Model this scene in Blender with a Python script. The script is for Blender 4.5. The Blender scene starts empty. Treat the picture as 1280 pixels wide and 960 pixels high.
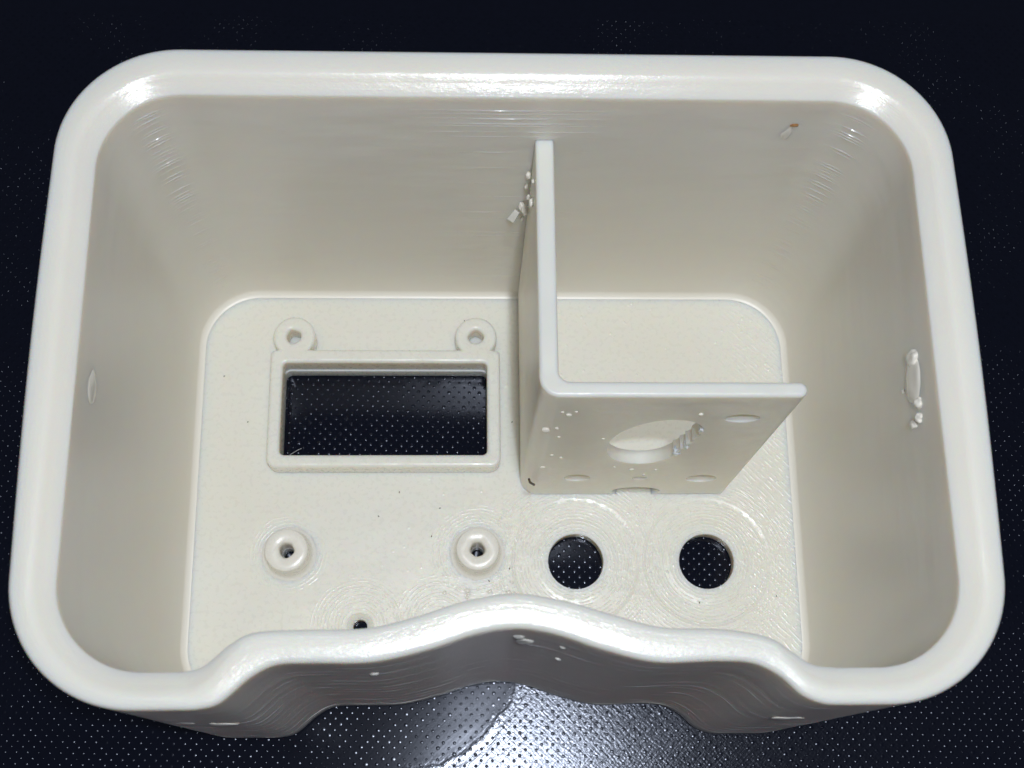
import bpy, bmesh, math, random
import numpy as np
from mathutils import Vector, Matrix, noise as mnoise

random.seed(7)
rng = np.random.default_rng(7)
MM = 0.001
C = bpy.context.scene.collection
sc = bpy.context.scene

# ------------------------------------------------------------------ camera
cam_d = bpy.data.cameras.new('camera')
cam = bpy.data.objects.new('camera', cam_d)
C.objects.link(cam)
cam_d.sensor_fit = 'HORIZONTAL'
cam_d.sensor_width = 36.0
cam_d.lens = 36.0 * 1634.9 / 1280.0
pitch, yaw, roll = 0.3064, -0.1270, 0.12240
R = Matrix.Rotation(yaw, 3, 'Z') @ Matrix.Rotation(pitch, 3, 'X') @ Matrix.Rotation(roll, 3, 'Z')
M4 = R.to_4x4()
M4.translation = Vector((-8.60, -19.32, 316.6)) * MM
cam.matrix_world = M4
cam_d.clip_start = 0.01
cam_d.clip_end = 20.0
cam_d.dof.use_dof = True
cam_d.dof.focus_distance = 0.292
cam_d.dof.aperture_fstop = 38.0
sc.camera = cam

# ------------------------------------------------------------------ world, lamp, exposure
w = bpy.data.worlds.new('World')
sc.world = w
w.use_nodes = True
bg = w.node_tree.nodes['Background']
bg.inputs[0].default_value = (0.76, 0.81, 1.0, 1)
bg.inputs[1].default_value = 0.10

fl = bpy.data.lights.new('phone_flash', 'POINT')      # the photograph is lit by the phone's own flash beside the lens
fl.energy = 1.6
fl.shadow_soft_size = 0.0035
fl.color = (0.90, 0.935, 1.0)
flo = bpy.data.objects.new('phone_flash', fl)
flo.location = Vector((15.0, -16.5, 390)) * MM
C.objects.link(flo)

cl = bpy.data.lights.new('overhead_fill', 'AREA')      # added fill light, no real lamp there; evens out rim and floor
cl.shape = 'DISK'
cl.size = 0.045
cl.energy = 2.6
cl.color = (0.90, 0.935, 1.0)
clo = bpy.data.objects.new('overhead_fill', cl)
clo.location = (0.024, -0.016, 0.95)
clo.rotation_euler = (Vector((0, 0, 0.05)) - clo.location).to_track_quat('-Z', 'Y').to_euler()
C.objects.link(clo)

vs = sc.view_settings
vs.view_transform = 'Standard'
vs.look = 'None'
vs.gamma = 1.0
vs.exposure = 0.15
vs.use_curve_mapping = False
sc.cycles.caustics_reflective = False
sc.cycles.caustics_refractive = False


# ------------------------------------------------------------------ node helpers
class NT:
    def __init__(self, name):
        self.m = bpy.data.materials.new(name)
        self.m.use_nodes = True
        self.t = self.m.node_tree
        self.n = self.t.nodes
        self.b = self.n['Principled BSDF']

    def new(self, typ, **kw):
        x = self.n.new(typ)
        for k, v in kw.items():
            setattr(x, k, v)
        return x

    def link(self, a, b):
        if hasattr(a, 'outputs'):
            a = a.outputs[0]
        self.t.links.new(a, b)

    def put(self, sock, v):
        if isinstance(v, (int, float)):
            sock.default_value = v
        elif isinstance(v, (tuple, list)):
            sock.default_value = v
        else:
            self.link(v, sock)

    def math(self, op, a, b=None, c=None):
        x = self.new('ShaderNodeMath', operation=op)
        self.put(x.inputs[0], a)
        if b is not None: self.put(x.inputs[1], b)
        if c is not None: self.put(x.inputs[2], c)
        return x.outputs[0]

    def add(self, a, b): return self.math('ADD', a, b)
    def sub(self, a, b): return self.math('SUBTRACT', a, b)
    def mul(self, a, b): return self.math('MULTIPLY', a, b)

    def ramp(self, v, lo, hi, a=0.0, b=1.0):
        x = self.new('ShaderNodeMapRange', interpolation_type='SMOOTHSTEP')
        self.put(x.inputs['Value'], v)
        x.inputs['From Min'].default_value = lo
        x.inputs['From Max'].default_value = hi
        x.inputs['To Min'].default_value = a
        x.inputs['To Max'].default_value = b
        return x.outputs[0]

    def band(self, v, a, b, c, d):
        return self.mul(self.ramp(v, a, b), self.sub(1.0, self.ramp(v, c, d)))

    def noise(self, vec, scale=1.0, detail=2.0, rough=0.5):
        x = self.new('ShaderNodeTexNoise')
        self.link(vec, x.inputs['Vector'])
        x.inputs['Scale'].default_value = scale
        x.inputs['Detail'].default_value = detail
        x.inputs['Roughness'].default_value = rough
        return x.outputs[0]

    def xyz(self, vec):
        x = self.new('ShaderNodeSeparateXYZ')
        self.link(vec, x.inputs[0])
        return x.outputs

    def comb(self, a, b, c=0.0):
        x = self.new('ShaderNodeCombineXYZ')
        for i, v in enumerate((a, b, c)): self.put(x.inputs[i], v)
        return x.outputs[0]

    def objmm(self):
        tc = self.new('ShaderNodeTexCoord')
        x = self.new('ShaderNodeVectorMath', operation='SCALE')
        self.link(tc.outputs['Object'], x.inputs[0])
        x.inputs['Scale'].default_value = 1000.0
        return x.outputs[0]

    def uv(self):
        return self.new('ShaderNodeTexCoord').outputs['UV']

    def mix(self, f, a, b):
        x = self.new('ShaderNodeMix', data_type='RGBA')
        self.put(x.inputs[0], f)
        self.put(x.inputs[6], a)
        self.put(x.inputs[7], b)
        return x.outputs[2]

    def bump(self, h, dist_mm, normal=None, strength=1.0):
        x = self.new('ShaderNodeBump')
        x.inputs['Strength'].default_value = strength
        x.inputs['Distance'].default_value = dist_mm * MM
        self.link(h, x.inputs['Height'])
        if normal is not None: self.link(normal, x.inputs['Normal'])
        return x.outputs[0]


CREAM = (0.86, 0.832, 0.75)
CREAM_B = (0.855, 0.82, 0.725)


def plastic_common(t, vec, sss=0.75, rough=0.30):
    n1 = t.noise(vec, 0.035, 3.0)
    t.put(t.b.inputs['Base Color'], t.mix(t.ramp(n1, 0.3, 0.7), CREAM + (1,), CREAM_B + (1,)))
    t.b.inputs['Subsurface Weight'].default_value = sss
    t.b.inputs['Subsurface Radius'].default_value = (1.0, 0.66, 0.36)
    t.b.inputs['Subsurface Scale'].default_value = 5.0 * MM
    t.b.inputs['IOR'].default_value = 1.52
    n2 = t.noise(vec, 0.9, 3.0)
    t.put(t.b.inputs['Roughness'], t.ramp(n2, 0.3, 0.7, rough - 0.06, rough + 0.08))


def mat_layered(name, wall_rough):
    """printed walls: layer lines run along the perimeter (UV u = along, v = across, in mm)"""
    t = NT(name)
    plastic_common(t, t.objmm(), 0.75, 0.3)
    u, v, _ = t.xyz(t.uv())
    lines = t.noise(t.comb(t.mul(u, 0.035), t.mul(v, 2.6), 3.0), 1.0, 3.0, 0.6)
    brk = t.noise(t.comb(t.mul(u, 0.55), t.mul(v, 1.6), 9.0), 1.0, 3.0, 0.65)
    beads = t.noise(t.comb(t.mul(u, 1.5), t.mul(v, 3.2), 5.0), 1.0, 2.0, 0.6)
    soft = t.noise(t.comb(t.mul(u, 0.05), t.mul(v, 0.12), 1.0), 1.0, 2.0)
    h = t.add(t.mul(lines, t.ramp(brk, 0.3, 0.7, 0.25, 1.0)), t.mul(t.ramp(beads, 0.52, 0.8), 0.25))
    zz = t.xyz(t.objmm())[2]
    t.put(t.b.inputs['Subsurface Weight'], t.ramp(zz, 1.0, 7.0, 0.05, 0.75))
    t.put(t.b.inputs['Roughness'], t.add(t.ramp(zz, 98.8, 99.6, wall_rough, 0.21), t.mul(t.ramp(v, 113.0, 118.0), 0.08)))
    outer = t.ramp(v, 113.0, 118.0)
    h = t.mul(h, t.math('MAXIMUM', t.ramp(zz, 97.0, 100.5, 0.17, 1.25), t.mul(outer, 2.2)))
    nb = t.bump(soft, 0.3)
    t.put(t.b.inputs['Normal'], t.bump(h, 0.035, nb))
    return t.m


FEATURES = [(19.2, 34.7, 6.0, 26.0, 1.0), (51.3, 34.6, 6.0, 26.0, 1.0), (-50.6, 36.9, 5.0, 11.0, 0.7),
            (-4.8, 37.0, 5.0, 13.0, 0.9), (-32.9, 19.3, 1.8, 13.0, 1.0), (-14.0, 20.5, 0.0, 12.0, 1.0)]


def mat_floor():
    """printed floor: rings of extruded lines around every hole and post, diagonal infill near the right wall"""
    t = NT('floor_plastic')
    vec = t.objmm()
    plastic_common(t, vec)
    x, y, z = t.xyz(vec)
    wob = t.noise(vec, 0.25, 2.0)
    brk = t.noise(vec, 0.55, 3.0, 0.65)
    fine = t.noise(vec, 2.2, 2.0, 0.6)
    h = None
    for (cx, cy, r0, r1, amp) in FEATURES:
        dx, dy = t.sub(x, cx), t.sub(y, cy)
        r = t.math('SQRT', t.add(t.mul(dx, dx), t.mul(dy, dy)))
        r2 = t.add(r, t.mul(wob, 0.7))
        wave = t.math('SINE', t.mul(r2, 2 * math.pi / 0.85))
        k = t.mul(t.mul(wave, t.band(r, r0 - 0.5, r0 + 0.5, r1 * 0.72, r1)), amp)
        h = k if h is None else t.math('MAXIMUM', h, k)
    d = t.mul(t.add(x, y), 0.7071)      # infill lines
    dd = t.add(d, t.mul(wob, 0.8))
    diag = t.mul(t.mul(t.math('SINE', t.mul(dd, 2 * math.pi / 1.1)), t.ramp(x, 57.0, 62.0)), 0.6)
    h = t.math('MAXIMUM', h, diag)
    h = t.mul(h, t.ramp(brk, 0.40, 0.60, 0.0, 1.0))
    vo = t.new('ShaderNodeTexVoronoi')
    t.link(vec, vo.inputs['Vector'])
    vo.inputs['Scale'].default_value = 0.33
    pit = t.mul(t.ramp(vo.outputs['Distance'], 0.05, 0.16, 1.0, 0.0), t.ramp(x, -45.0, 10.0, 0.0, 0.9))
    h = t.add(h, t.mul(pit, 1.4))
    h = t.add(h, t.mul(fine, 0.10))
    soft = t.noise(vec, 0.06, 2.0)
    t.put(t.b.inputs['Normal'], t.bump(h, 0.062, t.bump(soft, 0.35)))
    return t.m


def mat_smooth(name, ringc=None, amt=0.015, sss=0.75, rough=0.30, bump_scale=1.2):
    t = NT(name)
    vec = t.objmm()
    plastic_common(t, vec, sss, rough)
    h = t.noise(vec, bump_scale, 3.0, 0.6)
    x, y, z = t.xyz(vec)
    lay = t.noise(t.comb(t.mul(x, 0.06), t.mul(y, 0.06), t.mul(z, 2.4)), 1.0, 2.0, 0.6)
    h = t.add(h, lay)
    t.put(t.b.inputs['Normal'], t.bump(h, amt, t.bump(t.noise(vec, 0.12, 1.0), 0.5)))
    return t.m


def mat_plain(name, col, rough=0.4, sss=0.0, trans=0.0):
    t = NT(name)
    vec = t.objmm()
    n = t.noise(vec, 1.5, 3.0)
    t.put(t.b.inputs['Base Color'], t.mix(n, tuple(c * 0.8 for c in col) + (1,), col + (1,)))
    t.b.inputs['Roughness'].default_value = rough
    t.b.inputs['Subsurface Weight'].default_value = sss
    t.b.inputs['Subsurface Radius'].default_value = (1, 0.9, 0.8)
    t.b.inputs['Subsurface Scale'].default_value = 1.5 * MM
    t.put(t.b.inputs['Normal'], t.bump(t.noise(vec, 1.1, 2.0), 0.05))
    return t.m


def mat_vinyl(name, dots=False):
    t = NT(name)
    vec = t.objmm()
    x, y, z = t.xyz(vec)
    n = t.noise(vec, 0.5, 3.0)
    t.put(t.b.inputs['Base Color'], t.mix(n, (0.002, 0.0028, 0.007, 1), (0.0035, 0.0048, 0.012, 1)))
    dx, dy = t.sub(x, -22.0), t.sub(y, 14.0)
    r = t.math('SQRT', t.add(t.mul(dx, dx), t.mul(dy, dy)))
    r = t.add(r, t.mul(t.sub(t.noise(vec, 0.12, 2.0), 0.5), 4.0))
    inside = t.math('MAXIMUM', t.sub(1.0, t.ramp(r, 25.0, 30.5)), t.math('MAXIMUM', t.sub(1.0, t.ramp(x, -24.0, -14.0)), t.ramp(y, 15.0, 32.0)))           # smooth, pressed patch of the mat
    t.put(t.b.inputs['Roughness'], t.math('MULTIPLY_ADD', inside, -0.08, 0.185) if not dots else 0.19)
    t.b.inputs['IOR'].default_value = 1.38 if dots else 1.46
    t.b.inputs['Specular Tint'].default_value = (0.80, 0.86, 1.0, 1)
    if not dots:
        # crosshatch leather grain between the dots
        a = t.mul(t.add(x, y), 0.7071)
        b = t.mul(t.sub(x, y), 0.7071)
        g1 = t.noise(t.comb(t.mul(a, 0.35), t.mul(b, 1.9), 0.0), 1.0, 2.0, 0.6)
        g2 = t.noise(t.comb(t.mul(a, 1.9), t.mul(b, 0.35), 4.0), 1.0, 2.0, 0.6)
        g3 = t.noise(vec, 1.8, 2.0, 0.6)
        g = t.add(t.add(g1, g2), t.mul(g3, 0.8))
        g = t.mul(g, t.math('MULTIPLY_ADD', inside, -0.93, 1.0))
        arcm = t.ramp(x, -30.0, -14.0)
        rid = t.mul(t.band(r, 27.0, 27.8, 28.0, 29.0), arcm)
        rid2 = t.mul(t.mul(t.band(r, 29.6, 30.3, 30.5, 31.3), 0.6), arcm)
        nb = t.bump(t.add(rid, rid2), 0.014)
        t.put(t.b.inputs['Normal'], t.bump(g, 0.029, nb))
    return t.m


M_LAY = mat_layered('layered_plastic', 0.36)
M_MELT = mat_layered('molten_layer_line', 0.10)
M_FLOOR = mat_floor()
M_PART = mat_smooth('frame_plastic')
M_WALL2 = mat_smooth('partition_plastic', amt=0.015, rough=0.36, bump_scale=0.7)
M_BEAD = mat_smooth('glossy_bead', amt=0.01, sss=0.0, rough=0.18)
M_BOSS = mat_smooth('boss_plastic', amt=0.012, sss=0.15, rough=0.3)
M_GLUE = mat_plain('dried_glue', (0.76, 0.745, 0.68), 0.2, 0.6)
M_BURN = mat_plain('scorched_plastic', (0.50, 0.25, 0.09), 0.4)
M_DARK = mat_plain('dark_debris', (0.05, 0.028, 0.015), 0.5)
M_FIBRE = mat_plain('pale_fibre', (0.6, 0.6, 0.6), 0.5)
M_VINYL = mat_vinyl('black_vinyl')
M_DOT = mat_vinyl('vinyl_dots', True)


# ------------------------------------------------------------------ object helpers
def link(name, me, mat, parent=None):
    o = bpy.data.objects.new(name, me)
    C.objects.link(o)
    if mat is not None and not me.materials:
        me.materials.append(mat)
    if parent is not None: o.parent = parent
    return o


def wn(o):
    m = o.modifiers.new('weighted_normal', 'WEIGHTED_NORMAL')
    m.keep_sharp = True
    m.weight = 100


def smooth(me, ang=35):
    me.polygons.foreach_set('use_smooth', [True] * len(me.polygons))
    me.set_sharp_from_angle(angle=math.radians(ang))
    me.update()


def rrect(x0, y0, x1, y1, r, n=8):
    out = []
    for cx, cy, a0 in ((x1 - r, y1 - r, 0), (x0 + r, y1 - r, 90), (x0 + r, y0 + r, 180), (x1 - r, y0 + r, 270)):
        for i in range(n + 1):
            a = math.radians(a0 + 90 * i / n)
            out.append((cx + r * math.cos(a), cy + r * math.sin(a)))
    return out


def circ(cx, cy, r, n=64, ry=None):
    ry = r if ry is None else ry
    return [(cx + r * math.cos(2 * math.pi * i / n), cy + ry * math.sin(2 * math.pi * i / n)) for i in range(n)]


def slab(loops, z0, z1, bevel=0.0):
    """extrude nested outlines (mm) between z0 and z1 with rounded edges, returns a mesh in metres"""
    cu = bpy.data.curves.new('tmp', 'CURVE')
    cu.dimensions = '2D'
    cu.fill_mode = 'BOTH'
    for lp in loops:
        sp = cu.splines.new('POLY')
        sp.points.add(len(lp) - 1)
        for p, (x, y) in zip(sp.points, lp): p.co = (x, y, 0, 1)
        sp.use_cyclic_u = True
    cu.extrude = (z1 - z0) / 2 - bevel
    cu.bevel_depth = bevel
    cu.bevel_resolution = 3
    cu.offset = -bevel
    o = bpy.data.objects.new('tmp', cu)
    C.objects.link(o)
    dg = bpy.context.evaluated_depsgraph_get()
    me = bpy.data.meshes.new_from_object(o.evaluated_get(dg))
    bpy.data.objects.remove(o)
    bpy.data.curves.remove(cu)
    me.transform(Matrix.Translation((0, 0, (z0 + z1) / 2)))
    bm = bmesh.new()
    bm.from_mesh(me)
    bmesh.ops.remove_doubles(bm, verts=bm.verts, dist=1e-4)
    bmesh.ops.recalc_face_normals(bm, faces=bm.faces)
    bm.to_mesh(me)
    bm.free()
    return me


def to_m(me, mat=Matrix.Identity(4)):
    me.transform(Matrix.Scale(MM, 4) @ mat)
    me.update()
    return me


def join_meshes(meshes):
    bm = bmesh.new()
    for m in meshes: bm.from_mesh(m)
    me = bpy.data.meshes.new('mesh')
    bm.to_mesh(me)
    bm.free()
    return me


def boolean(me, cutters, op='DIFFERENCE'):
    a = bpy.data.objects.new('a', me); C.objects.link(a)
    b = bpy.data.objects.new('b', cutters); C.objects.link(b)
    md = a.modifiers.new('b', 'BOOLEAN'); md.operation = op; md.solver = 'EXACT'; md.object = b
    if op == 'DIFFERENCE': md.use_self = True
    dg = bpy.context.evaluated_depsgraph_get(); dg.update()
    out = bpy.data.meshes.new_from_object(a.evaluated_get(dg))
    bpy.data.objects.remove(a); bpy.data.objects.remove(b)
    return out


def lathe(profile, n=64, cx=0, cy=0):
    """profile = [(r, z)...] in mm, open; returns mesh in mm"""
    vs_, fs = [], []
    for r, z in profile:
        for i in range(n):
            a = 2 * math.pi * i / n
            vs_.append((cx + r * math.cos(a), cy + r * math.sin(a), z))
    for k in range(len(profile) - 1):
        for i in range(n):
            j = (i + 1) % n
            fs.append((k * n + i, k * n + j, (k + 1) * n + j, (k + 1) * n + i))
    me = bpy.data.meshes.new('mesh')
    me.from_pydata(vs_, [], fs)
    return me


def blob(name, loc, size, mat, parent, seed=0, amt=0.3, freq=0.9, sub=4):
    bm = bmesh.new()
    bmesh.ops.create_icosphere(bm, subdivisions=sub, radius=1.0)
    for v in bm.verts:
        n = mnoise.noise(Vector(v.co) * freq + Vector((seed * 7.3, seed * 3.1, 0)))
        v.co *= 1.0 + amt * n
        v.co = Vector((v.co.x * size[0], v.co.y * size[1], v.co.z * size[2])) * MM
    me = bpy.data.meshes.new(name)
    bm.to_mesh(me); bm.free()
    smooth(me, 80)
    o = link(name, me, mat, parent)
    o.location = Vector(loc) * MM
    return o


# ------------------------------------------------------------------ the mat
def build_mat():
    s = 750.0
    me = bpy.data.meshes.new('vinyl_mat')
    bm = bmesh.new()
    bmesh.ops.create_grid(bm, x_segments=2, y_segments=2, size=s)
    bm.to_mesh(me); bm.free()
    to_m(me)
    o = link('table_surface', me, M_VINYL)
    o.location = (0, 0, -4.35 * MM)
    o['kind'] = 'structure'
    # raised dots
    p = 1.83
    a = math.radians(43.5)
    ux, uy = p * math.cos(a), p * math.sin(a)
    V, F = [], []
    rings = [(0.42, -0.012), (0.33, 0.02), (0.18, 0.056), (0.0, 0.072)]
    n = 8
    K = 150
    ii, jj = np.meshgrid(np.arange(-K, K + 1), np.arange(-K, K + 1))
    X = (ii * ux - jj * uy).ravel(); Y = (ii * uy + jj * ux).ravel() + 40
    keep = (np.abs(X) < 165) & (Y > -70) & (Y < 190)
    # nothing under the solid body of the box
    body = (np.abs(X) < 76) & (Y > 12) & (Y < 108)
    win = (X > -58) & (X < 2) & (Y > 56) & (Y < 90)
    h1 = (X - 19.2) ** 2 + (Y - 34.7) ** 2 < 100
    h2 = (X - 51.3) ** 2 + (Y - 34.6) ** 2 < 100
    h3 = (X + 32.9) ** 2 + (Y - 19.3) ** 2 < 25
    keep &= (~body) | win | h1 | h2 | h3
    X, Y = X[keep], Y[keep]
    X = X + rng.normal(0, 0.03, X.size); Y = Y + rng.normal(0, 0.03, X.size)
    big = np.clip(rng.normal(1.0, 0.16, X.size), 0.6, 1.5)
    # dots pressed low inside the smooth patch, and worn lower in soft drifts elsewhere
    rr = np.hypot(X + 22, Y - 14)
    hsc = np.where(rr < 28.5, 0.55, 1.0) * np.clip(rng.normal(1.0, 0.22, X.size), 0.35, 1.6)
    drift = np.array([mnoise.noise(Vector((x * 0.045, y * 0.045, 2.0))) for x, y in zip(X, Y)])
    hsc = hsc * np.clip(0.9 + 0.8 * drift, 0.35, 1.35)
    N = X.size
    loc = []
    for r, z in rings[:3]:
        for k in range(n):
            t = 2 * math.pi * k / n
            loc.append((r * math.cos(t), r * math.sin(t), z))
    loc.append((0, 0, rings[3][1]))
    loc = np.array(loc)
    P = np.empty((N, len(loc), 3))
    P[:, :, 0] = X[:, None] + loc[None, :, 0] * big[:, None]
    P[:, :, 1] = Y[:, None] + loc[None, :, 1] * big[:, None]
    P[:, :, 2] = loc[None, :, 2] * hsc[:, None]
    quads = [(q * n + k, q * n + (k + 1) % n, (q + 1) * n + (k + 1) % n, (q + 1) * n + k) for q in range(2) for k in range(n)]
    tris = [(2 * n + k, 2 * n + (k + 1) % n, 3 * n) for k in range(n)]
    off = (np.arange(N) * len(loc))[:, None, None]
    Q = (np.array(quads)[None] + off).reshape(-1, 4)
    T = (np.array(tris)[None] + off).reshape(-1, 3)
    me = bpy.data.meshes.new('raised_dots')
    me.vertices.add(N * len(loc))
    me.vertices.foreach_set('co', (P * MM).ravel())
    me.loops.add(Q.size + T.size)
    me.loops.foreach_set('vertex_index', np.concatenate([Q.ravel(), T.ravel()]))
    me.polygons.add(len(Q) + len(T))
    me.polygons.foreach_set('loop_start', np.concatenate([np.arange(len(Q)) * 4, Q.size + np.arange(len(T)) * 3]))
    me.polygons.foreach_set('use_smooth', np.ones(len(Q) + len(T), dtype=bool))
    me.update(calc_edges=True)
    me.validate()
    d = link('raised_dots', me, M_DOT, o)
    d['kind'] = 'stuff'


build_mat()

# ------------------------------------------------------------------ the enclosure
root = bpy.data.objects.new('plastic_enclosure', None)
C.objects.link(root)
root.location = (0, 0, 0)
root['label'] = 'cream 3D printed plastic box, open top, wavy front wall, on the dotted black mat'
root['category'] = 'enclosure'

YB = 104.7


def arc(cx, cy, r, a0, a1, n):
    return [(cx + r * math.cos(math.radians(a0 + (a1 - a0) * i / n)), cy + r * math.sin(math.radians(a0 + (a1 - a0) * i / n))) for i in range(n + 1)]


def lerp_pts(a, b, n):
    return [(a[0] + (b[0] - a[0]) * i / n, a[1] + (b[1] - a[1]) * i / n) for i in range(1, n)]


def catmull(pts, per):
    out = []
    for i in range(len(pts) - 1):
        p0 = pts[max(i - 1, 0)]; p1 = pts[i]; p2 = pts[i + 1]; p3 = pts[min(i + 2, len(pts) - 1)]
        for k in range(per):
            t = k / per
            out.append(tuple(0.5 * ((2 * p1[j]) + (-p0[j] + p2[j]) * t + (2 * p0[j] - 5 * p1[j] + 4 * p2[j] - p3[j]) * t * t
                                    + (-p0[j] + 3 * p1[j] - 3 * p2[j] + p3[j]) * t ** 3) for j in range(2)))
    out.append(pts[-1])
    return out


# counter-clockwise from the left end of the front recess
rec_in = [(-56, 0), (-53, .1), (-50, .9), (-46, 4.2), (-42, 6.1), (-34, 6.5), (-24, 6.7), (-16, 8.5), (-8, 11), (0, 12.2), (8, 11),
          (16, 8.7), (24, 6.6), (34, 6.2), (41.4, 4.9), (45.2, 2.7), (48.5, .6), (52, .05), (56, 0)]
rec_out = [(-54, -6.1), (-50.5, -6.0), (-47, -5.0), (-42.5, -1.2), (-38.5, .8), (-33, 1.1), (-23, 1.2), (-14, 3.1), (-6.5, 5.5), (0, 6.4),
           (6.5, 5.5), (14.5, 2.9), (23, .9), (33, 1.0), (38.8, .6), (43, -1.4), (46.5, -4.5), (50, -5.9), (54, -6.1)]
per = 7
inn = catmull(rec_in, per); out = catmull(rec_out, per)
recw = []
for i in range(len(inn)):
    f = i / per
    recw.append(min(1.0, max(0.0, (f - 1.0) / 2.5)) * min(1.0, max(0.0, (17.0 - f) / 2.5)))
RI, RO = 15.0, 21.5


def addseg(pi, po):
    inn.extend(pi); out.extend(po); recw.extend([0.0] * len(pi))


def corner(sx, sy, a0):
    ci = (sx * (75 - RI), RI if sy < 0 else YB - RI)
    co = (sx * (82.3 - RO), -6.1 + RO if sy < 0 else 113.4 - RO)
    return arc(ci[0], ci[1], RI, a0, a0 + 90, 26), arc(co[0], co[1], RO, a0, a0 + 90, 26)


cs = [corner(1, -1, -90), corner(1, 1, 0), corner(-1, 1, 90), corner(-1, -1, 180)]
prev_i, prev_o = inn[-1], out[-1]
for k, (a, b) in enumerate(cs):
    n = [4, 60, 100, 60][k]
    pi = lerp_pts(prev_i, a[0], n); po = lerp_pts(prev_o, b[0], n)
    if k in (1, 3):   # sides bow out a little
        po = [(x + math.copysign(0.55 * math.sin(math.pi * (i + 1) / n), x), y) for i, (x, y) in enumerate(po)]
    addseg(pi, po)
    addseg(a, b)
    prev_i, prev_o = a[-1], b[-1]
addseg(lerp_pts(prev_i, inn[0], 4), lerp_pts(prev_o, out[0], 4))
inn = np.array(inn); out = np.array(out); recw = np.array(recw)
NS = len(inn)
dirv = out - inn
TH = np.hypot(dirv[:, 0], dirv[:, 1])
nrm = dirv / TH[:, None]
arcl = np.concatenate([[0], np.cumsum(np.hypot(*(np.roll(inn, -1, 0) - inn).T))])


def n1(s, z, f=0.15):
    return mnoise.noise(Vector((s * f, z * 3.1, 0.5)))


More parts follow.
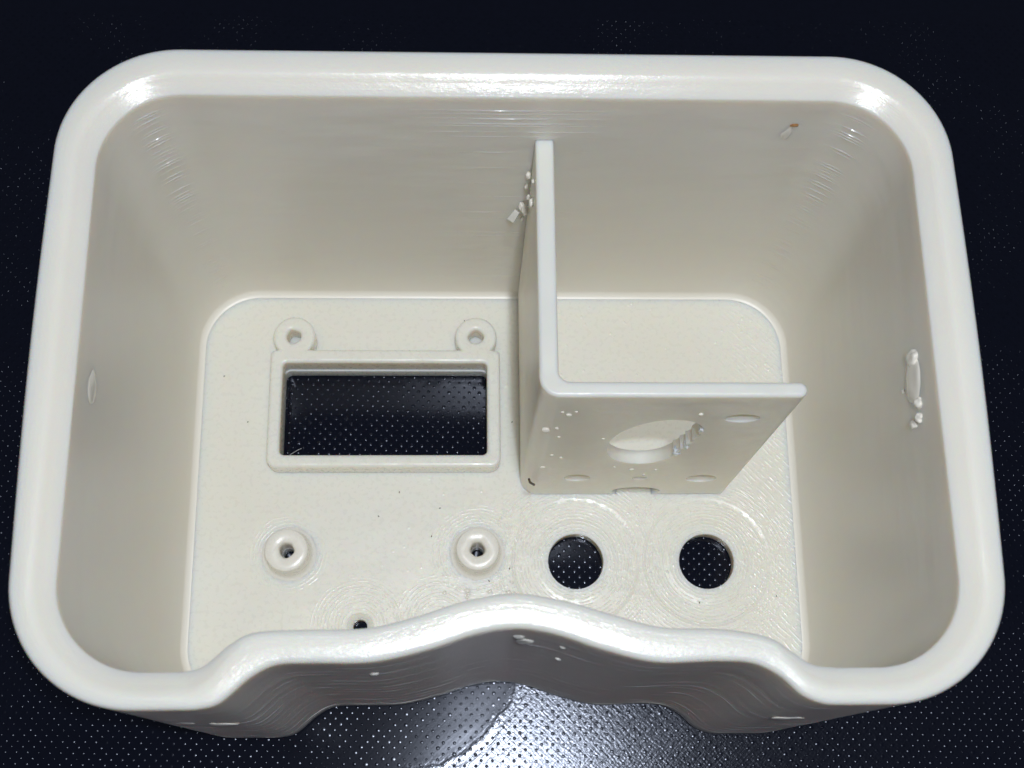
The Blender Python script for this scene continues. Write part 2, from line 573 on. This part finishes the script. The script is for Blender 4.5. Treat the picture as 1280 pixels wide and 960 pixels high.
def build_shell():
    rows = []   # each row: (offset array from inner edge, z array)
    one = np.ones(NS)
    F = 1.7
    rows.append((-10.0 * one, -0.4 * one))
    for k in range(9):
        a = math.pi / 2 * k / 8
        rows.append((-(F - F * math.sin(a)) * one, (F - F * math.cos(a) + (0.005 if k else -0.03)) * one))
    back = {95.0: 1, 93.6: .5, 91.9: 1, 89.9: .9, 89.0: .7, 86.6: 1, 84.6: .5, 78.1: .7, 71.2: .3, 64.0: .3, 57.5: .3, 49.6: .7, 46.2: .3, 38.7: .6,
            36.6: .4, 29.4: .4, 24.0: .3, 17.5: .3, 11.8: .5}
    rz = dict(back)
    z = 97.0
    while z > 9:
        if min(abs(z - k) for k in rz) > 0.65: rz[round(z, 2)] = 0.0
        z -= (0.85 if z > 55 else 1.5) + 0.5 * rng.random()
    X, Y = inn[:, 0], inn[:, 1]
    # the printer left shiny blobs on single layers: at the middle of the back wall and down both back corners
    angL = np.degrees(np.arctan2(Y - 89.7, X + 60.0)); angR = np.degrees(np.arctan2(Y - 89.7, X - 60.0))
    cor = np.exp(-((angL - 121) / 8.5) ** 2) * (X < -59) * (Y > 88) + np.exp(-((angR - 61) / 8.5) ** 2) * (X > 59) * (Y > 88)
    mid = np.clip(1.2 - np.abs(X - 1.0) / 17.0, 0, 1) * (Y > 100)
    zs = np.arange(6.0, 99.0, 2.5)
    items = [(z, -1, 0.0, 0) for z in zs if min(abs(z - k) for k in rz) > 0.5]
    for k, w in rz.items():
        items += [(k - 0.24, -1, 0.0, 0), (k - 0.10, k, 0.0, 1), (k - 0.03, k, 0.8, 1), (k, k, 1.0, 1), (k + 0.03, k, 0.67, 1), (k + 0.06, k, 0.33, 1), (k + 0.09, k, 0.0, 0), (k + 0.22, -1, 0.0, 0)]
    items.sort()
    glossy_rows = {}
    for z, k, a, gl in items:
        g = np.zeros(NS)
        if a:
            low = 0.55 if k < 60 else 1.0
            for i in range(NS):
                n = n1(arcl[i], k, 0.22) + 0.6 * n1(arcl[i], k + 50, 1.3)
                g[i] = mid[i] * back.get(k, 0.0) * max(0.0, min(1.0, 0.8 + 1.6 * n)) + cor[i] * low * max(0.0, min(1.0, 0.5 + 2.6 * n1(7 * (X[i] > 0), k * 1.7, 1.0) + 0.8 * n)) \
                    + 0.035 * max(0.0, n) * back.get(k, 0.0)
            rows.append((-0.175 * a * g, z * one))
            if gl: glossy_rows[len(rows) - 1] = g
        else:
            rows.append((0 * one, z * one))
    lf = 1 - 0.85 * recw
    # ledge and crown of the rim
    rows.append((0.0 * one, 99.6 * one + recw * 1.2))
    rows.append((0.05 * one, 99.85 * one + recw * 1.4))
    rows.append((0.22 * one, 100.0 * one + recw * 1.4))
    rows.append((0.45 + 1.3 * lf, 100.75 * one + recw * 0.95))
    rows.append((0.6 + 2.0 * lf, 101.25 * one + recw * 0.55))
    rows.append((0.75 + 2.5 * lf, 101.7 * one + recw * 0.2))
    st = 1.0 + 2.9 * lf
    rows.append((st, 101.92 * one))
    end = TH - 1.1
    for f in (0.33, 0.66):
        rows.append((st + (end - st) * f, (102.0 - 0.04 * f) * one))
    rows.append((end, 101.88 * one))
    for k in range(1, 7):
        a = math.pi / 2 * k / 6
        rows.append((TH - 1.1 + 1.1 * math.sin(a), 100.78 + 1.1 * np.cos(a) * one))
    # outside wall going down
    oz = list(np.arange(97.0, -2.0, -3.0))
    orr = {92.0: .1, 80.5: .12, 67.0: .1, 52.0: .14, 40.5: .1, 26.0: .13, 12.5: .12, 4.0: .16, 1.0: .14, 86.0: .1, 74.5: .08, 60.0: .12, 46.0: .1, 33.5: .14, 19.0: .12, 8.5: .14}
    it = [(z, 0.0) for z in oz if min(abs(z - r) for r in orr) > 0.6]
    for r, a in orr.items():
        a *= 0.6
        it += [(r + 0.3, 0.0), (r - 0.3, 0.0), (r + 0.12, 0), (r + 0.05, a * .55), (r, a), (r - 0.05, a * .5), (r - 0.1, 0)]
    it.sort(reverse=True)
    for z, a in it:
        g = np.array([max(0.0, 0.55 + 1.1 * n1(s, round(z) + 9)) for s in arcl[:-1]]) if a else 0.0
        rows.append((TH + a * g, z * one))
    rows.append((TH, -2.9 * one)); rows.append((TH - 0.3, -3.7 * one)); rows.append((TH - 1.1, -4.0 * one))
    rows.append((TH * 0.5, -4.0 * one)); rows.append((0.3 * one, -4.0 * one)); rows.append((-10.0 * one, -3.9 * one))
    NR = len(rows)
    P = np.empty((NR, NS, 3))
    for k, (o, z) in enumerate(rows):
        P[k, :, 0] = inn[:, 0] + nrm[:, 0] * o
        P[k, :, 1] = inn[:, 1] + nrm[:, 1] * o
        P[k, :, 2] = z
    # very slight waviness of the print
    vv = np.concatenate([[0], np.cumsum([np.hypot(np.mean(rows[k + 1][0]) - np.mean(rows[k][0]), np.mean(rows[k + 1][1]) - np.mean(rows[k][1])) for k in range(NR - 1)])])
    V = (P * MM).reshape(-1, 3)
    F_, UV = [], []
    for k in range(NR):
        k2 = (k + 1) % NR
        v0, v1 = vv[k], (vv[k2] if k2 else vv[k] + 4)
        for i in range(NS):
            j = (i + 1) % NS
            F_.append((k * NS + i, k * NS + j, k2 * NS + j, k2 * NS + i))
            UV += [(arcl[i], v0), (arcl[i + 1], v0), (arcl[i + 1], v1), (arcl[i], v1)]
    me = bpy.data.meshes.new('shell')
    me.from_pydata(V.tolist(), [], F_)
    me.materials.append(M_LAY); me.materials.append(M_MELT)
    me.polygons.foreach_set('material_index', [1 if (i // NS) in glossy_rows and glossy_rows[i // NS][i % NS] > 0.2 else 0 for i in range(len(F_))])
    uvl = me.uv_layers.new(name='UVMap')
    uvl.data.foreach_set('uv', np.array(UV, dtype=np.float32).ravel())
    bm = bmesh.new(); bm.from_mesh(me)
    bmesh.ops.recalc_face_normals(bm, faces=bm.faces)
    bm.to_mesh(me); bm.free()
    smooth(me, 70)
    return link('outer_wall', me, M_LAY, root)


build_shell()

# floor slab, with the shallow round pockets around the two button holes
edge = [tuple(inn[i] + nrm[i] * 1.2) for i in range(NS)]
WIN = rrect(-53.3, 60.3, -2.2, 83.4, 1.6, 6)
holes = [WIN, circ(19.2, 34.7, 6.75, 72), circ(51.3, 34.6, 6.75, 72), circ(-32.9, 19.3, 1.7, 32)]
for c in ((-50.4, 36.7), (-4.8, 36.8)):
    holes.append(circ(c[0], c[1], 1.45, 24))
me = slab([edge] + holes, -4.0, 0.0, 0.12)


def closed_lathe(prof, cx, cy, n=96):
    m = lathe(prof, n, cx, cy)
    bm = bmesh.new(); bm.from_mesh(m)
    bmesh.ops.remove_doubles(bm, verts=bm.verts, dist=1e-4)
    bmesh.ops.recalc_face_normals(bm, faces=bm.faces)
    bm.to_mesh(m); bm.free()
    return m


pocket = [(0, 2), (16.0, 2), (16.0, 0.02), (15.6, -0.06), (15.0, -0.2), (10.6, -0.22), (9.2, -0.12), (0, -0.12)]
cut = join_meshes([closed_lathe(pocket, cx, cy) for cx, cy in ((19.2, 34.7), (51.3, 34.6))] + [closed_lathe([(0, 2), (3.3, 2), (3.3, 0.05), (1.75, -1.1), (0, -1.1)], -32.9, 19.3, 32)])
me = to_m(boolean(me, cut))
smooth(me, 12)
for p in me.polygons:
    if p.normal.z > 0.9995: p.use_smooth = False
link('floor_panel', me, M_FLOOR, root)

# display frame round the window
ZF = 6.0


def lug(cx, cy, r, y0):
    a0 = math.degrees(math.asin((y0 - cy) / r))
    return [(cx + r * math.cos(math.radians(a0 + (180 - 2 * a0) * i / 30)), cy + r * math.sin(math.radians(a0 + (180 - 2 * a0) * i / 30))) for i in range(31)]


def frame_outline(d, rl):
    x0, x1, y0, y1 = -56.2 - d, 0.9 + d, 56.9 - d, 87.2 + d
    R_ = 2.6 + d
    o = arc(x1 - 1.2, y1 - 1.2, 1.2, 0, 45, 3) + lug(-5.1, 90.7, rl, y1) + lug(-50.6, 90.7, rl, y1) + arc(x0 + 1.2, y1 - 1.2, 1.2, 135, 180, 3)
    o += arc(x0 + R_, y0 + R_, R_, 180, 270, 8) + arc(x1 - R_, y0 + R_, R_, 270, 360, 8)
    return o


H1 = [(x + 1.75 * math.cos(a) * (1 + .05 * math.sin(2 * a + x)), 90.7 + 1.75 * math.sin(a) * (1 + .1 * math.cos(3 * a + x))) for x in (-50.7,) for a in [2 * math.pi * i / 28 for i in range(28)]]
H2 = [(x + 1.75 * math.cos(a) * (1 + .1 * math.sin(2 * a + x)), 90.7 + 1.75 * math.sin(a) * (1 + .05 * math.cos(3 * a + x))) for x in (-5.1,) for a in [2 * math.pi * i / 28 for i in range(28)]]
fr = slab([frame_outline(0, 5.2), rrect(-53.1, 60.1, -2.4, 83.75, 1.2, 6), H1, H2], -0.2, ZF, 0.85)
me = to_m(fr)
smooth(me, 40)
wn(link('display_frame', me, M_PART, root))

def boss(cx, cy, zt):
    prof = [(6.7, -0.06), (6.2, 0.1), (5.8, 0.35), (5.55, 1.0), (5.35, 2.0), (5.1, zt - 0.6), (5.05, zt - 0.18), (4.85, zt),
            (3.6, zt + 0.02), (2.4, zt - 0.02), (2.0, zt - 0.25), (1.75, zt - 0.8), (1.62, zt - 2.0), (1.55, 0.4), (1.5, -3.6), (5.0, -3.6), (6.7, -0.06)]
    me = lathe(prof, 56)
    rows = len(prof)
    for i, v in enumerate(me.vertices):     # wobbly print
        if v.co.z < 0: continue
        a = math.atan2(v.co.y, v.co.x)
        k = 1 + 0.018 * mnoise.noise(Vector((math.cos(a) * 1.6 + cx, math.sin(a) * 1.6, v.co.z * 0.5)))
        if i // 56 in (8, 9, 10, 11):
            k = 1 + 0.16 * mnoise.noise(Vector((math.cos(a) * 1.3 + cx, math.sin(a) * 1.3 + cy, 4)))
        v.co.x *= k; v.co.y *= k
    bm = bmesh.new(); bm.from_mesh(me)
    bmesh.ops.remove_doubles(bm, verts=bm.verts, dist=1e-4)
    bmesh.ops.recalc_face_normals(bm, faces=bm.faces)
    bm.to_mesh(me); bm.free()
    to_m(me)
    smooth(me, 60)
    o = link('screw_boss', me, M_BOSS, root)
    o.location = (cx * MM, cy * MM, 0)


boss(-50.4, 36.7, 6.0)
boss(-4.8, 36.8, 6.0)

# ------------------------------------------------------------------ L-shaped partition with the perforated plate
XL, XR, YF, YK, ZT = 5.9, 9.6, 51.4, 54.5, 83.3


def lshape():
    p = [(XR + 0.0, YB + 1.0), (XL, YB + 1.0)]
    p += [(XL + 4 + 4 * math.cos(math.radians(a)), YF + 4 + 4 * math.sin(math.radians(a))) for a in range(180, 271, 10)]
    p += [(55.1 + 1.5 * math.cos(math.radians(a)), YF + 1.5 + 1.5 * math.sin(math.radians(a))) for a in range(-90, 91, 15)]
    p += [(XR + 2.2 - 2.2 * math.sin(math.radians(a)) , YK + 2.2 - 2.2 * math.cos(math.radians(a))) for a in range(0, 91, 15)]
    return p


me = slab([lshape()], -0.5, ZT, 0.75)


def hole_cut(poly, y0=YF - 3, y1=YK + 3):
    m = slab([poly], 0, y1 - y0)
    # local (x, y, z) -> world (x, y1 - z, y)
    m.transform(Matrix(((1, 0, 0, 0), (0, 0, -1, y1), (0, 1, 0, 0), (0, 0, 0, 1))))
    return m


big = catmull([(39.2, 64.2), (37.2, 66.4), (34.0, 67.5), (30.5, 66.6), (27.2, 63.6), (24.6, 59.2), (23.0, 54), (22.5, 48.5), (22.9, 42.5), (24.2, 37.4), (26.8, 33.4), (30.0, 31.6), (33.6, 32.0), (36.2, 34.6), (37.6, 38.0)], 6)
big += [(38.1, 39.6), (37.6, 40.6), (38.4, 41.5), (38.9, 43.6), (38.5, 44.4), (39.4, 45.6), (39.6, 47.4), (39.1, 48.2), (39.9, 49.2), (40.4, 51.2), (39.8, 52.2), (40.2, 54.2), (40.9, 55.6), (40.6, 57.0), (40.0, 57.8), (40.6, 59.6), (40.0, 60.4), (40.3, 62.2)]
cut = join_meshes([hole_cut(big), hole_cut(circ(18.4, 17.6, 3.1, 28, 3.3)), hole_cut(circ(47.9, 16.8, 3.6, 28, 3.6)),
                   hole_cut(circ(47.0, 68.6, 3.5, 28, 2.9)), hole_cut(circ(34.0, 3.2, 6.0, 32, 4.6)), hole_cut(circ(33.2, 17.2, 1.8, 20, 1.5))])
me = boolean(me, cut)
to_m(me)
smooth(me, 40)
wn(link('partition', me, M_WALL2, root))
# ragged shreds of support material in the big hole
for (x, z, sx, sz, sd) in ((40.3, 60.2, 0.5, 1.1, 1), (39.6, 46.8, 0.6, 0.9, 3), (38.3, 40.8, 0.8, 0.8, 4)):
    blob('support_shred', (x, YF + 0.6, z), (sx, 1.0, sz), M_WALL2, root, sd, 0.55, 1.6)

# beads of dried glue and crumbs on the partition
beads = [(12.3, YF, 71.5, .8), (10.9, YF, 73.2, .5), (13.6, YF, 73.4, .45), (8.4, YF, 60.5, 1.2), (10.6, YF, 61.6, .6), (11.5, YF, 54.8, .5),
         (11.0, YF, 39.5, .6), (13.2, YF, 37.4, .5), (9.6, YF, 28.7, .9), (20.9, YF, 53.2, .5), (38.2, YF, 71.8, .7), (30.2, YF, 26.5, .8), (35.8, YF, 26.0, .5), (26.0, YF, 28.5, .4),
         (33.7, YF, 21.5, .5)]
for i, (x, y, z, r) in enumerate(beads):
    blob('glue_bead', (x, y - r * 0.15, z), (r * .72, r * .4, r * .72), M_BEAD, root, i + 10, 0.3)
for i, (x, y, z, r) in enumerate([(5.6, 96, 73.0, 1.3), (5.0, 101.2, 58.0, 1.5), (4.4, 103.6, 55.0, 1.3), (5.4, 100.5, 66.0, .9), (5.2, 103.6, 70.0, 1.1), (5.6, 98, 78.5, .7), (5.0, 103.9, 64.0, .8), (4.8, 104.2, 47.0, .7)]):
    blob('glue_bead', (x, y, z), (r * .5, r * .7, r * .85), M_BEAD, root, i + 40, 0.3, 1.1)
# flat crumb stuck to the wall beside the partition
me = to_m(slab([[(-0.8, -1.6), (0.9, -1.5), (0.7, 1.5), (-0.6, 1.3)]], 0, 0.8, 0.15)); smooth(me)
o = link('crumb', me, M_GLUE, root); o.location = Vector((3.0, 103.4, 51.0)) * MM; o.rotation_euler = (math.radians(50), math.radians(10), math.radians(-35))

# glue on the side walls
blob('glue_blob', (75.2, 53.2, 88.5), (1.1, 5.0, 4.0), M_BEAD, root, 3, 0.22, 1.1)
blob('glue_blob', (74.9, 56.8, 90.0), (1.1, 1.6, 2.0), M_BEAD, root, 4, 0.3, 1.3)
for i, (y, z, r) in enumerate(((48.0, 90.6, 1.2), (45.4, 89.8, 1.1), (45.0, 87.0, 1.0), (52.6, 82.8, .45))):
    blob('glue_bead', (74.8, y, z), (r * .7, r * .85, r * 1.0), M_BEAD, root, 70 + i, 0.4, 1.3)
blob('glue_blob', (-75.5, 51.2, 89.5), (0.9, 3.8, 3.2), M_BEAD, root, 5, 0.2, 0.8)
# scorched nozzle mark on the back wall
blob('scorch_mark', (56.2, YB, 90.3), (0.8, 0.22, 0.6), M_BURN, root, 6, 0.4, 1.5)
blob('smear', (55.4, YB + 0.15, 87.3), (1.1, 0.3, 2.4), M_BEAD, root, 7, 0.5, 1.2)
# drips on the outside of the front wall
for i, (x, y, z, s) in enumerate(((2.5, 6.2, 86.0, (1.6, .6, 2.0)), (1.2, 6.3, 91.5, (1.0, .4, .8)), (9.0, 4.9, 88.0, (.7, .4, .7)), (9.4, 4.6, 70.0, (.6, .4, .5)), (-24.0, 1.1, 82.0, (.8, .4, .8)),
                                  (-53.5, -6.2, 60.0, (3.0, .35, 3.0)), (-60.0, -6.0, 63.0, (2.0, .35, 3.0)), (53.0, -6.1, 64.0, (3.0, .35, 3.0)))):
    blob('drip', (x, y, z), s, M_LAY if i > 4 else M_GLUE, root, 90 + i, 0.35, 1.1)

# small melted lumps on the floor by the peak of the front wall
for i in range(9):
    x = -6.0 + rng.normal(0, 5.5); y = 27.2 + rng.normal(0, 1.2)
    blob('melted_lump', (x, y, 0.0), (0.35 + 0.5 * rng.random(), 0.3 + .3 * rng.random(), 0.3), M_BEAD, root, 120 + i, 0.5, 1.3, 2)


# ------------------------------------------------------------------ loose bits
def tube(name, pts, r, mat, label, cat, group=None):
    cu = bpy.data.curves.new('t', 'CURVE'); cu.dimensions = '3D'
    sp = cu.splines.new('POLY'); sp.points.add(len(pts) - 1)
    for p, q in zip(sp.points, pts): p.co = (*(Vector(q) * MM), 1)
    cu.bevel_depth = r * MM; cu.bevel_resolution = 2; cu.use_fill_caps = True
    o = bpy.data.objects.new('t', cu); C.objects.link(o)
    me = bpy.data.meshes.new_from_object(o.evaluated_get(bpy.context.evaluated_depsgraph_get()))
    bpy.data.objects.remove(o)
    smooth(me, 60)
    o = link(name, me, mat)
    o['label'] = label; o['category'] = cat
    return o


tube('plastic_shaving', [(7.0, 50.6, 19.8), (7.3, 50.3, 18.0), (8.1, 50.4, 15.6), (8.5, 50.6, 14.0)], 0.28, M_DARK,
     'small dark brown shaving stuck at the left foot of the perforated plate', 'shaving')
tube('lint_fibre', [(-53.0, 61.2, -3.9), (-51.6, 62.6, -3.8), (-50.0, 63.7, -3.9), (-48.9, 64.2, -3.9)], 0.06, M_FIBRE,
     'thin pale fibre on the mat in the lower left corner of the rectangular window', 'fibre')
# dust specks on the floor of the box
bm = bmesh.new()
for (x, y) in ((-68.5, 82.0), (-8.0, 97.0), (4.0, 70.0), (-29.0, 46.0), (-14.0, 48.0), (-16, 41), (-62.0, 70.0), (49.0, 24.5), (3.0, 33.0), (-24, 52), (68, 26), (-2, 30), (22, 22)):
    m = Matrix.Translation(Vector((x, y, 0.06)) * MM) @ Matrix.Rotation(rng.random() * 3, 4, 'Z') @ Matrix.Diagonal((0.28 * MM, 0.13 * MM, 0.1 * MM, 1))
    bmesh.ops.create_icosphere(bm, subdivisions=1, radius=1.0, matrix=m)
me = bpy.data.meshes.new('dust'); bm.to_mesh(me); bm.free()
o = link('dust_specks', me, M_DARK); o['kind'] = 'stuff'; o['label'] = 'tiny dark dust specks scattered over the cream floor of the box'; o['category'] = 'dust'
